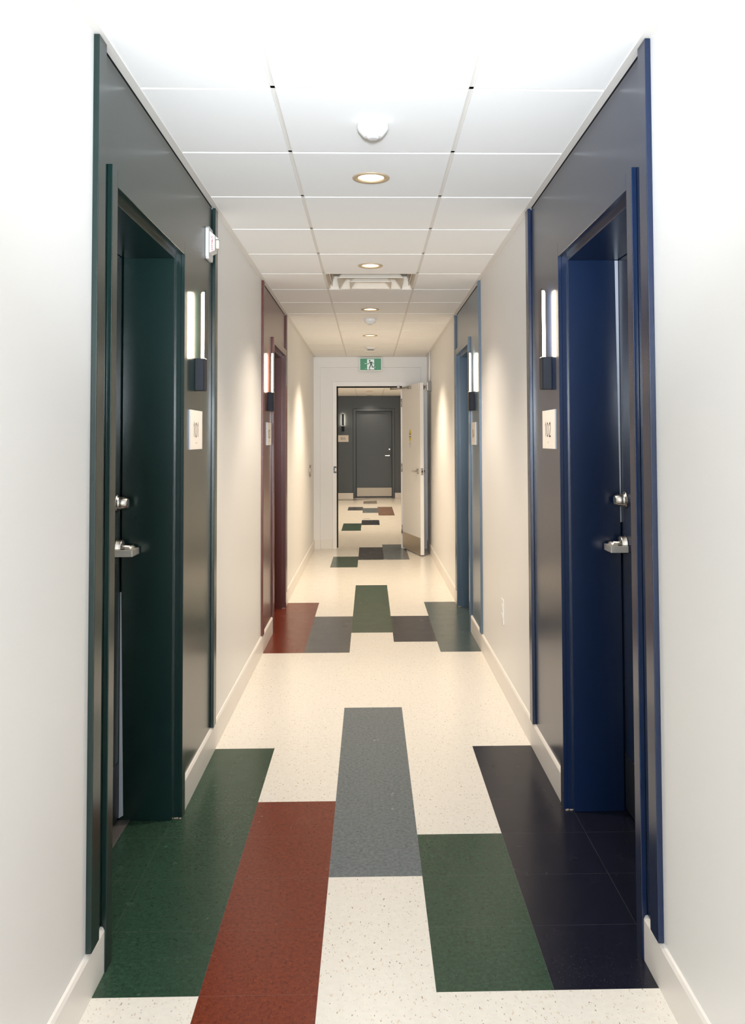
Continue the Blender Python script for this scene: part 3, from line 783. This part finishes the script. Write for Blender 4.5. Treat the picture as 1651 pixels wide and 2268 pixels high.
# ------------------------------------------------------------------ lights
WARM = (1.0, .86, .69); WARM2 = (1.0, .835, .63)
def spot(x, y, z, e, size=78, blend=.35, col=WARM):
    l = bpy.data.lights.new('downlight_lamp', 'SPOT'); l.energy = e; l.color = col; l.spot_size = math.radians(size); l.spot_blend = blend; l.shadow_soft_size = .03
    o = bpy.data.objects.new('downlight_lamp', l); COL.objects.link(o); o.location = (x, y, z); return o
for y in DL:
    far = y > 7
    spot(DLX, y, H-.008, 18 if far else 22, 88, .4, WARM2 if far else WARM); spot(DLX, y, H-.010, 102 if y > 9 else 52, 118, .6, WARM2 if far else WARM)
for y in DLF: spot(DLX, y, HF-.008, 60 if y < 20 else 4, 90, .45, WARM2); spot(DLX, y, HF-.010, 44 if y < 20 else 12, 118, .6, WARM2)
def area(name, loc, rot, sx, sy, e, col):
    l = bpy.data.lights.new(name, 'AREA'); l.shape = 'RECTANGLE'; l.size = sx; l.size_y = sy; l.energy = e; l.color = col
    o = bpy.data.objects.new(name, l); COL.objects.link(o); o.location = loc; o.rotation_euler = rot; return o
# photographer's flash: bounced off the ceiling ahead of the camera, with some light going straight down the corridor
COOL = (.84, .92, 1.0)
fl = bpy.data.lights.new('bounce_flash', 'SPOT'); fl.energy = 56; fl.color = COOL; fl.spot_size = math.radians(125); fl.spot_blend = 1; fl.shadow_soft_size = .06
o = bpy.data.objects.new('bounce_flash', fl); COL.objects.link(o); o.location = (0, .05, 1.62); o.rotation_euler = (math.radians(180-38), 0, 0)
fd = bpy.data.lights.new('flash_direct', 'SPOT'); fd.energy = 440; fd.color = COOL; fd.spot_size = math.radians(52); fd.spot_blend = 1; fd.shadow_soft_size = .08
o = bpy.data.objects.new('flash_direct', fd); COL.objects.link(o); o.location = (.02, .05, 1.62); o.rotation_euler = (math.radians(90+14), 0, 0)

area('rear_window_daylight', (0, -3.6, 1.35), (math.radians(90), 0, 0), 1.3, 2.1, 150, (.90, .96, 1.0))  # added fill light behind the viewer, no window there

w = bpy.data.worlds.new('world'); S.world = w; w.use_nodes = True
w.node_tree.nodes['Background'].inputs[0].default_value = (1, .9, .8, 1); w.node_tree.nodes['Background'].inputs[1].default_value = .0

# ------------------------------------------------------------------ camera (fitted to the photograph)
f_, yaw, pitch, roll, h_, sx_, sy_ = 1969.1759, .0222904, .0388820, -.0037198, 1.422773, 36.59785, -237.72757
cy, sy = math.cos(yaw), math.sin(yaw); cp, sp_ = math.cos(pitch), math.sin(pitch); cr, sr = math.cos(roll), math.sin(roll)
x1 = Vector((cy, -sy, 0)); y1 = Vector((sy, cy, 0)); Z = Vector((0, 0, 1))
y2 = y1*cp + Z*sp_; z2 = -y1*sp_ + Z*cp
right = x1*cr + z2*sr; up = z2*cr - x1*sr
cam = bpy.data.cameras.new('camera'); co = bpy.data.objects.new('camera', cam); COL.objects.link(co)
mw = Matrix((( right.x, up.x, -y2.x, 0), (right.y, up.y, -y2.y, 0), (right.z, up.z, -y2.z, h_), (0, 0, 0, 1)))
co.matrix_world = mw
cam.sensor_fit = 'VERTICAL'; cam.sensor_height = 36; cam.sensor_width = 36; cam.lens = f_*36/2268
cam.shift_x = -sx_/2268; cam.shift_y = sy_/2268; cam.clip_start = .02; cam.clip_end = 100
S.camera = co

S.view_settings.view_transform = 'Standard'; S.view_settings.look = 'None'; S.view_settings.gamma = 1; S.view_settings.exposure = .53
S.view_settings.use_curve_mapping = False
c = S.cycles; c.use_denoising = True; c.max_bounces = 10; c.diffuse_bounces = 6; c.glossy_bounces = 5; c.caustics_reflective = False; c.caustics_refractive = False
c.sample_clamp_indirect = 1.3; c.blur_glossy = 1.0
